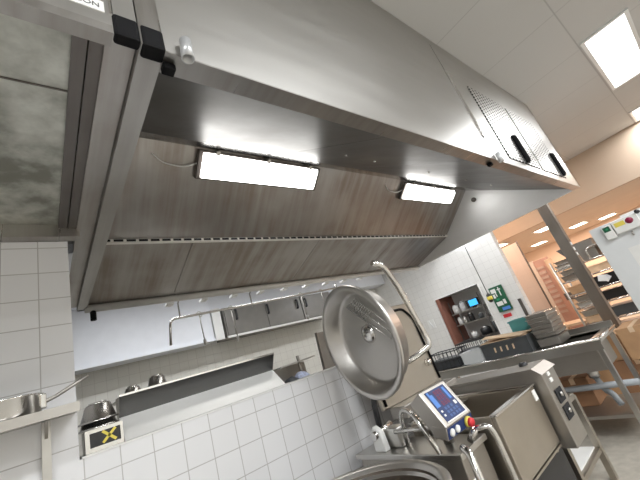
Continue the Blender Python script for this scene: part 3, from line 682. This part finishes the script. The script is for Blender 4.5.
# clutter on the table
def crate(name, label, x0, x1, y0, y1, z0, h, mat, cat='crate', slots=True, group=None):
    t = thing(name, label, cat, ((x0+x1)/2, (y0+y1)/2, z0), group)
    b = MB(); th = .012; z0 += .002
    b.box(x0, x1, y0, y1, z0, z0+th); b.box(x0, x0+th, y0, y1, z0+th, z0+h); b.box(x1-th, x1, y0, y1, z0+th, z0+h); b.box(x0+th, x1-th, y0, y0+th, z0+th, z0+h); b.box(x0+th, x1-th, y1-th, y1, z0+th, z0+h)
    link('shell', b, mat, t)
    r = MB(); r.box(x0-.01, x1+.01, y0-.01, y0+.004, z0+h-.02, z0+h); r.box(x0-.01, x1+.01, y1-.004, y1+.01, z0+h-.02, z0+h); r.box(x0-.01, x0+.004, y0, y1, z0+h-.02, z0+h); r.box(x1-.004, x1+.01, y0, y1, z0+h-.02, z0+h)
    link('rim', r, mat, t)
    if slots:
        m = (y0+y1)/2
        for k in range(4):
            s = MB(); s.obox((x0-.003, m+.12-k*.075, z0+h*.55), (1, 0, 0), (0, 1, 0), (0, -.1, 1), -.002, .002, -.009, .009, -.028, .028)
            link('grip_slot', s, M['kraft'], t)
    return t
crate('plastic_crate', 'dark grey plastic crate with grip slots on the sink table', 4.2, 4.6, 1.75, 2.32, TZ, .18, M['greyp'])
t = thing('cardboard_flaps', 'flattened pale cardboard lying on the dark grey crate', 'cardboard', (4.4, 2.0, TZ+.17))
for k, (dx, dy, rz, tl) in enumerate(((0, 0, .1, .02), (.06, -.1, -.25, .05), (-.03, .12, .3, .14))):
    a = V((math.cos(rz), math.sin(rz), 0)); c = V((-math.sin(rz), math.cos(rz), tl)); n_ = a.cross(c)
    link('flap', MB().obox((4.36+dx*.5, 2.05+dy*.6, TZ+.187+k*.02), a, c, n_, -.15, .15, -.27+.05*k, .27-.05*k, 0, .006), M['kraft'], t)
t = crate('clear_box', 'clear plastic box between the crate and the black baskets', 4.19, 4.45, 2.34, 2.62, TZ, .15, M['clear'], 'box', False)
def wire_basket(x0, x1, y0, y1, z0, h, label):
    t = thing('wire_basket', label, 'basket', ((x0+x1)/2, (y0+y1)/2, z0), 'black baskets on the sink table')
    f = MB(); n = 7
    for z in (z0+.012, z0+h*.5, z0+h):
        f.tube([(x0, y0, z), (x1, y0, z), (x1, y1, z), (x0, y1, z)], .007, 6, closed=True)
    link('hoops', f, M['blackp'], t)
    f = MB()
    for k in range(n+1):
        y = y0+(y1-y0)*k/n
        for x in (x0, x1): f.tube([(x, y, z0+.008), (x, y, z0+h)], .005, 5)
        f.tube([(x0, y, z0+.01), (x1, y, z0+.01)], .005, 5)
    for k in range(1, 5):
        x = x0+(x1-x0)*k/5
        for y in (y0, y1): f.tube([(x, y, z0+.008), (x, y, z0+h)], .005, 5)
    link('wires', f, M['blackp'], t)
    link('liner', MB().box(x0+.02, x1-.02, y0+.02, y1-.02, z0+.01, z0+h*.6), M['greyp'], t)
wire_basket(4.19, 4.5, 2.68, 3.14, TZ+.002, .21, 'black wire basket at the far end of the sink table')
wire_basket(4.55, 4.82, 2.42, 2.86, TZ+.002, .24, 'black wire basket behind the clear plastic box')
crate('teal_crate', 'teal plastic crate behind the dark grey crate', 4.64, 4.82, 1.76, 2.06, TZ, .34, M['teal'], 'crate', False)
# stack of gastronorm pans
for k in range(7):
    z = TZ+.004+k*.044; h = .10 if k == 0 else .05
    lab = ['deep steel food pan at the bottom of the stack on the sink table', 'steel food pan second from the bottom of the stack', 'steel food pan third from the bottom of the stack', 'steel food pan in the middle of the stack', 'steel food pan third from the top of the stack', 'steel food pan second from the top of the stack', 'topmost steel food pan of the stack on the sink table'][k]
    sft = .006*math.sin(k*2.1)
    x0, x1, y0, y1 = 4.25+sft, 4.62+sft, 1.45-sft*.6, 1.70-sft*.6
    if k: z += .055
    t = thing('food_pan', lab, 'food pan', ((x0+x1)/2, (y0+y1)/2, z), 'stacked steel food pans')
    b = MB(); b.quadbox([(x0+.014, y0+.02, z), (x1-.014, y0+.02, z), (x1-.014, y1-.012, z), (x0+.014, y1-.012, z), (x0+.008, y0+.012, z+h-.012), (x1-.008, y0+.012, z+h-.012), (x1-.008, y1-.008, z+h-.012), (x0+.008, y1-.008, z+h-.012)])
    link('pan_body', b, M['steel_dull'], t, .008)
    r = MB(); r.box(x0, x1, y0, y0+.02, z+h-.012, z+h-.006); r.box(x0, x1, y1-.02, y1, z+h-.012, z+h-.006); r.box(x0, x0+.02, y0+.02, y1-.02, z+h-.012, z+h-.006); r.box(x1-.02, x1, y0+.02, y1-.02, z+h-.012, z+h-.006)
    link('pan_rim', r, M['chrome'], t, .002)
# cardboard boxes
def carton(x0, x1, y0, y1, z0, z1, label, mat='card', group='cardboard boxes'):
    t = thing('cardboard_box', label, 'cardboard box', ((x0+x1)/2, (y0+y1)/2, z0), group)
    link('box_body', MB().box(x0, x1, y0, y1, z0+.001, z1), M[mat], t, .006)
    m = (y0+y1)/2
    link('tape', MB().box(x0-.002, x1+.002, m-.025, m+.025, z1-.06, z1+.002), M['kraft'], t)
carton(4.36, 4.80, 1.85, 2.2, .21, .60, 'brown cardboard box on the table shelf under the crate')
carton(4.36, 4.80, 2.24, 2.62, .21, .55, 'brown cardboard box on the table shelf under the clear box', 'card_dark')
carton(4.5, 4.80, 1.5, 1.80, .21, .50, 'brown cardboard box on the table shelf beside the drain', 'card_dark')
carton(5.3, 5.8, 1.46, 1.92, .002, .42, 'large brown cardboard box on the floor behind the sink, bottom left')
carton(5.3, 5.8, .95, 1.42, .002, .44, 'brown cardboard box on the floor behind the sink, bottom right', 'card_dark')
carton(5.32, 5.8, 1.22, 1.72, .445, .74, 'brown cardboard box stacked behind the sink table corner')
carton(5.2, 5.72, .905, 1.20, .445, .80, 'brown cardboard box stacked below the white cabinet', 'card')
t = thing('kraft_tray', 'pale wooden board lying behind the sink at the trolley foot', 'board', (5.6, 1.9, .9))
link('slab', MB().box(5.3, 5.95, 1.95, 2.5, .86, .90), M['board'], t, .004)
for (x, y) in ((5.34, 1.99), (5.91, 1.99), (5.34, 2.46), (5.91, 2.46)): link('leg', MB().box(x-.02, x+.02, y-.02, y+.02, 0, .86), M['board'], t)

# ================================================================== POST, CABINET, TROLLEY
po = thing('steel_post', 'thick grey steel post rising from the floor in front of the trolley', 'post', (6.0, 1.36, 0))
link('shaft', MB().box(5.93, 6.07, 1.29, 1.43, .01, CEIL-.003), M['postgrey'], po, .006)
link('lit_edge', MB().box(5.926, 6.0, 1.284, 1.29, .01, CEIL-.003), M['steel_dull'], po)  # paler strip paints the lit side of the shaft
link('foot_plate', MB().box(5.88, 6.12, 1.24, 1.48, 0, .012), M['steel'], po)
for z in (1.78, 1.86, 1.94): link('label_tag', MB().box(5.94, 6.0, 1.278, 1.284, z, z+.045), M['whitep'], po)
wc = thing('white_cabinet', 'tall white enamelled cabinet cut off by the right picture edge', 'cabinet', (5.5, .3, 0))
CX = 5.2
link('body', MB().box(CX, 5.9, -.5, .892, .06, 1.965), M['white'], wc, .006)
link('plinth', MB().box(CX+.04, 5.86, -.46, .85, 0, .06), M['greyp'], wc)
link('top_cap', MB().box(CX+.02, 5.88, -.2, .56, 1.966, 1.99), M['whitep'], wc)
sw = link('switch_box', MB().box(CX-.06, CX, .672, .765, 1.775, 1.935), M['whitep'], wc, .005)
gp = link('green_plate', MB().box(CX-.063, CX-.0595, .69, .755, 1.865, 1.925), M['green'], sw)
link('indicator', MB().lathe([(0, .004), (.012, .003), (.012, 0)], (CX-.063, .722, 1.895), (-1, 0, 0), 12), M['greenb'], gp)
ct = link('control_strip', MB().box(CX-.06, CX, .42, .66, 1.80, 1.955), M['whitep'], wc, .005)
link('yellow_field', MB().box(CX-.063, CX-.059, .545, .64, 1.875, 1.925), M['yellow'], ct)
link('maroon_field', MB().lathe([(0, .006), (.036, .004), (.036, 0)], (CX-.06, .50, 1.90), (-1, 0, 0), 20), M['maroon'], ct)
link('black_knob', MB().lathe([(0, .03), (.02, .03), (.025, 0)], (CX-.06, .40, 1.955), (-1, 0, .2), 14), M['blackp'], ct)
link('hook', MB().tube(bend([(CX, .54, 1.77), (CX-.04, .54, 1.77), (CX-.04, .54, 1.73)], .02), .01, 8), M['steel_dull'], wc)
link('paper_notice', MB().box(CX-.003, CX+.001, .38, .66, 1.36, 1.62), M['whitep'], wc)
# trolley
tr = thing('rack_trolley', 'tall wire rack trolley loaded with pans behind the grey post', 'trolley', (7.6, 1.6, 0))
TRX0, TRX1, TRY0, TRY1 = 7.25, 7.75, 1.08, 2.02
for x in (TRX0, TRX1):
    for y in (TRY0, TRY1):
        link('upright', MB().tube([(x, y, .1), (x, y, 1.88)], .018, 10), M['steel'], tr)
        link('caster', MB().lathe([(0, -.02), (.05, -.02), (.05, .02), (0, .02)], (x, y, .05), (1, 0, 0), 14), M['blackp'], tr)
lev = (.42, .70, .98, 1.22, 1.46, 1.70)
for z in lev:
    f = MB(); f.tube([(TRX0, TRY0, z), (TRX1, TRY0, z), (TRX1, TRY1, z), (TRX0, TRY1, z)], .014, 6, closed=True)
    for k in range(1, 8):
        y = TRY0+(TRY1-TRY0)*k/8; f.tube([(TRX0, y, z), (TRX1, y, z)], .006, 5)
    link('wire_shelf', f, M['chrome'], tr)
link('top_bow', MB().tube(bend([(TRX0, TRY0, 1.7), (TRX0, TRY0, 1.9), (TRX0, TRY0+.35, 1.9), (TRX0, TRY0+.35, 1.7)], .1), .018, 10), M['chrome'], tr)
def tray(y0, y1, z, h, mat, lab, x0=TRX0+.02, x1=TRX1-.04, cat='tray', name='metal_tray', group='trays and boxes on the trolley'):
    t = thing(name, lab, cat, ((x0+x1)/2, (y0+y1)/2, z), group)
    b = MB(); z += .016
    b.quadbox([(x0+.02, y0+.02, z), (x1-.02, y0+.02, z), (x1-.02, y1-.02, z), (x0+.02, y1-.02, z), (x0, y0, z+h), (x1, y0, z+h), (x1, y1, z+h), (x0, y1, z+h)])
    link('shell', b, mat, t, .006)
    r = MB(); r.box(x0-.008, x1+.008, y0-.008, y0+.006, z+h-.01, z+h+.002); r.box(x0-.008, x1+.008, y1-.006, y1+.008, z+h-.01, z+h+.002); r.box(x0-.008, x0+.006, y0, y1, z+h-.01, z+h+.002); r.box(x1-.006, x1+.008, y0, y1, z+h-.01, z+h+.002)
    link('rim', r, M['chrome'] if mat in (M['steel'], M['steel_dull']) else mat, t)
tray(1.28, 1.56, 1.70, .32, M['steel_dull'], 'tall steel container on top of the trolley beside the post')
tray(1.10, 1.26, 1.70, .18, M['greyp'], 'dark grey pan on top of the trolley, right end')
tray(1.62, 1.98, 1.70, .06, M['steel'], 'shallow steel tray on the top trolley shelf left of the post')
tray(1.60, 1.98, 1.46, .10, M['steel_dull'], 'steel tray on the second trolley shelf left of the post')
tray(1.12, 1.55, 1.46, .12, M['board'], 'pale brown box on the second trolley shelf right of the post', cat='box')
tray(1.62, 1.98, 1.22, .13, M['card'], 'brown box on the third trolley shelf left of the post', cat='box')
tray(1.12, 1.58, 1.22, .17, M['blackp'], 'black crate on the third trolley shelf with white paper', cat='crate')
tray(1.62, 1.98, .98, .08, M['steel'], 'steel tray on the fourth trolley shelf left of the post')
tray(1.12, 1.58, .98, .15, M['blackp'], 'black crate on the fourth trolley shelf right of the post', cat='crate')
tray(1.62, 1.98, .70, .10, M['board'], 'wooden tray low on the trolley left of the post')
tray(1.12, 1.58, .70, .16, M['greyp'], 'dark grey crate low on the trolley right of the post', cat='crate')
tray(1.64, 1.96, 1.765, .07, M['steel_dull'], 'steel tray stacked on the shallow top tray of the trolley')
tray(1.64, 1.96, 1.565, .08, M['steel_dull'], 'steel tray stacked on the second trolley shelf left of the post')
tray(1.64, 1.96, 1.07, .09, M['steel_dull'], 'steel tray stacked on the fourth trolley shelf left of the post')
tray(1.62, 1.98, .81, .10, M['steel'], 'steel tray stacked on the wooden tray low on the trolley')
tray(1.62, 1.98, .42, .16, M['greyp'], 'dark grey crate on the bottom trolley shelf left of the post', cat='crate')
tray(1.12, 1.58, .42, .16, M['blackp'], 'black crate on the bottom trolley shelf right of the post', cat='crate')
t = thing('white_paper', 'crumpled white paper sticking out of the black trolley crate', 'paper', (7.24, 1.4, 1.28))
link('sheet', MB().obox((7.245, 1.42, 1.36), (.1, .9, .3), (0, -.3, .9), (1, 0, 0), -.07, .07, -.06, .05, 0, .004), M['whitep'], t)
link('fold', MB().obox((7.24, 1.36, 1.33), (.1, .6, -.5), (0, .5, .6), (1, 0, 0), -.05, .06, -.03, .04, 0, .004), M['cloth'], t)

# ================================================================== RIGHT WALL FITTINGS
hw = struct('window_1', MB().box(7.55, 7.6, HY0-.1, HY1+.1, HZ0-.1, HZ1+.1), M['hatchgrey'])
f = MB(); f.box(6.985, 7.55, HY0-.02, HY0, HZ0, HZ1); f.box(6.985, 7.55, HY0, HY1, HZ1, HZ1+.02); f.box(6.985, 7.55, HY0, HY1, HZ0-.02, HZ0)
struct('window_reveal', f, M['hatchgrey'], hw)
struct('window_frame', MB().box(6.98, 7.55, HY1-.11, HY1-.02, HZ0, HZ1), M['brownframe'], hw)
hs = thing('hatch_shelving', 'dark metal shelving full of dishes seen through the wall hatch', 'shelf', (7.3, 3.85, HZ0))
for z in (1.30, 1.55): link('board', MB().box(7.16, 7.5, 3.50, 4.27, z, z+.02), M['steel_dull'], hs)
for y in (3.52, 4.25): link('side', MB().box(7.18, 7.2, y-.01, y+.01, HZ0, 1.85), M['hood_dark'], hs)
link('worktop', MB().box(7.16, 7.5, 3.36, 4.29, HZ0, HZ0+.05), M['hood_dark'], hs)
def jar(y, z, r, h, mat, lab, cat='jar', x=7.26):
    t = thing('kitchen_jar', lab, cat, (x, y, z), 'vessels on the hatch shelves')
    link('body', MB().lathe([(0, 0), (r, 0), (r*1.03, h*.5), (r, h*.85), (r*.7, h), (0, h)], (x, y, z+.001), n=20), mat, t)
    link('lid', MB().lathe([(r*.75, h), (r*.75, h+.02), (0, h+.024)], (x, y, z+.001), n=20), M['steel'], t)
jar(4.16, 1.57, .075, .17, M['whitep'], 'white jar on the upper hatch shelf, leftmost')
jar(3.98, 1.57, .07, .20, M['cloth'], 'tall white jar on the upper hatch shelf beside the blue screen')
jar(4.18, 1.32, .05, .14, M['whitep'], 'small white jar on the lower hatch shelf, leftmost')
jar(4.06, 1.32, .05, .13, M['steel'], 'small steel jar on the lower hatch shelf')
jar(3.90, 1.32, .06, .16, M['blackp'], 'black pot in the middle of the lower hatch shelf')
jar(3.68, 1.32, .055, .10, M['greyp'], 'dark grey pot on the lower hatch shelf, rightmost')
jar(4.0, HZ0+.05, .07, .12, M['whitep'], 'white pot on the hatch worktop')
jar(3.72, HZ0+.05, .11, .15, M['blackp'], 'black pot on the hatch worktop')
jar(3.48, HZ0+.05, .06, .22, M['greyp'], 'dark flask on the hatch worktop near its right side')
t = thing('monitor', 'small monitor with bright blue screen on the hatch shelf', 'monitor', (7.3, 3.72, 1.57))
link('casing', MB().box(7.20, 7.28, 3.58, 3.86, 1.60, 1.76), M['blackp'], t, .006)
link('screen', MB().box(7.195, 7.2, 3.595, 3.79, 1.615, 1.745), M['screen'], t)
link('stand', MB().box(7.22, 7.28, 3.68, 3.76, 1.57, 1.60), M['blackp'], t)
t = thing('first_aid_station', 'dark green first aid station with white pictograms on the tiled wall', 'sign', (6.99, 3.02, 1.32))
link('board', MB().box(6.955, 6.998, 2.89, 3.155, 1.32, 1.82), M['green'], t, .006)
f = MB()
f.box(6.951, 6.956, 3.03, 3.13, 1.70, 1.78); f.box(6.951, 6.956, 3.04, 3.06, 1.62, 1.70); f.box(6.951, 6.956, 3.08, 3.12, 1.60, 1.68)
f.box(6.951, 6.956, 2.955, 2.975, 1.62, 1.79); f.box(6.951, 6.956, 2.93, 3.0, 1.735, 1.755)
f.box(6.951, 6.956, 3.0, 3.12, 1.44, 1.52); f.box(6.951, 6.956, 2.93, 2.98, 1.45, 1.54)
link('pictograms', f, M['whitep'], t)
link('green_cross', MB().box(6.951, 6.956, 3.03, 3.09, 1.545, 1.585), M['greenb'], t)
link('blue_strip', MB().box(6.951, 6.956, 2.91, 3.06, 1.34, 1.40), M['displight'], t)
t = link('red_label', MB().box(6.992, 6.999, 2.97, 3.13, 1.20, 1.265), M['red']); tag(t, 'small red label below the green first aid station', 'label')
t = link('wall_bumper', MB().box(6.96, 6.998, 2.68, 2.73, 1.12, 1.46), M['hood_dark'], None, .006); tag(t, 'dark vertical strip on the white tiled wall edge', 'handle')
t = thing('wall_notice', 'small white holder on the tiled wall left of the hatch', 'notice', (6.98, 4.75, 1.5))
link('plate', MB().box(6.985, 6.998, 4.66, 4.84, 1.42, 1.62), M['whitep'], t, .003)
link('pen', MB().tube([(6.978, 4.72, 1.44), (6.978, 4.78, 1.60)], .008, 8), M['cloth'], t)
pcx = thing('pull_switch', 'black and yellow pull switch hanging on a cord before the hatch', 'switch', (6.5, 3.05, 1.55))
sx, sy = 6.5, 2.99
link('cord', MB().tube([(sx, sy, 1.72), (sx, sy, CEIL-.005)], .007, 6), M['blackp'], pcx)
pb = link('body', MB().lathe([(0, 0), (.035, .01), (.048, .06), (.04, .15), (.012, .18), (0, .18)], (sx, sy, 1.55), n=18), M['blackp'], pcx)
link('yellow_band', MB().lathe([(.047, .05), (.052, .055), (.05, .11), (.045, .115)], (sx, sy, 1.55), n=18), M['yellow'], pb)

# ================================================================== BACK ROOM THINGS
t = thing('red_door', 'salmon red slatted door leaf standing in the warm back room', 'door', (8.53, 2.66, 0))
link('leaf', MB().box(8.51, 8.56, 2.36, 2.66, .01, 2.1), M['redpaint'], t, .004)
for k in range(10):
    z = .9+k*.11; link('louvre_slat', MB().box(8.495, 8.512, 2.50, 2.655, z, z+.055), M['redlight'], t)
link('frame', MB().box(8.515, 8.56, 2.665, 2.74, .01, 2.12), M['orangew'], t)
for i, (y, h, lab) in enumerate(((2.24, 2.05, 'pale wooden board leaning beside the red door'), (2.02, 1.75, 'shorter pale wooden board nearer to the trolley'))):
    t = thing('wooden_board', lab, 'board', (8.3, y, 0), 'wooden boards in the back room')
    link('plank', MB().obox((8.3, y, 0), (0, 1, 0), (1, 0, .0), (.08, .06, 1), -.07, .07, 0, .03, 0, h), M['board'], t, .004)
    link('batten', MB().obox((8.3, y, 0), (0, 1, 0), (1, 0, .0), (.08, .06, 1), -.08, .08, -.02, 0, h*.55, h*.62), M['hood_dark'], t)
t = link('grey_panel', MB().prism([(1.92, 0), (1.93, 1.75), (2.12, 2.12), (1.80, 2.14), (1.78, 0)], 0, 8.42, 8.46), M['greyp']); tag(t, 'dark grey upright panel with a slanted top behind the trolley', 'panel')
t = thing('warm_table', 'pale wooden table in the back room behind the food pans', 'table', (7.9, 2.3, 0))
link('tabletop', MB().box(7.6, 8.2, 2.05, 2.6, .70, .74), M['board'], t)
for (x, y) in ((7.65, 2.1), (8.15, 2.1), (7.65, 2.55), (8.15, 2.55)): link('leg', MB().box(x-.02, x+.02, y-.02, y+.02, 0, .70), M['board'], t)

# ================================================================== WORLD AND VIEW
wd = bpy.data.worlds.new('world'); bpy.context.scene.world = wd; wd.use_nodes = True
wd.node_tree.nodes['Background'].inputs[0].default_value = (.8, .85, 1, 1); wd.node_tree.nodes['Background'].inputs[1].default_value = .3
vs = bpy.context.scene.view_settings
vs.view_transform = 'Standard'; vs.exposure = -0.25
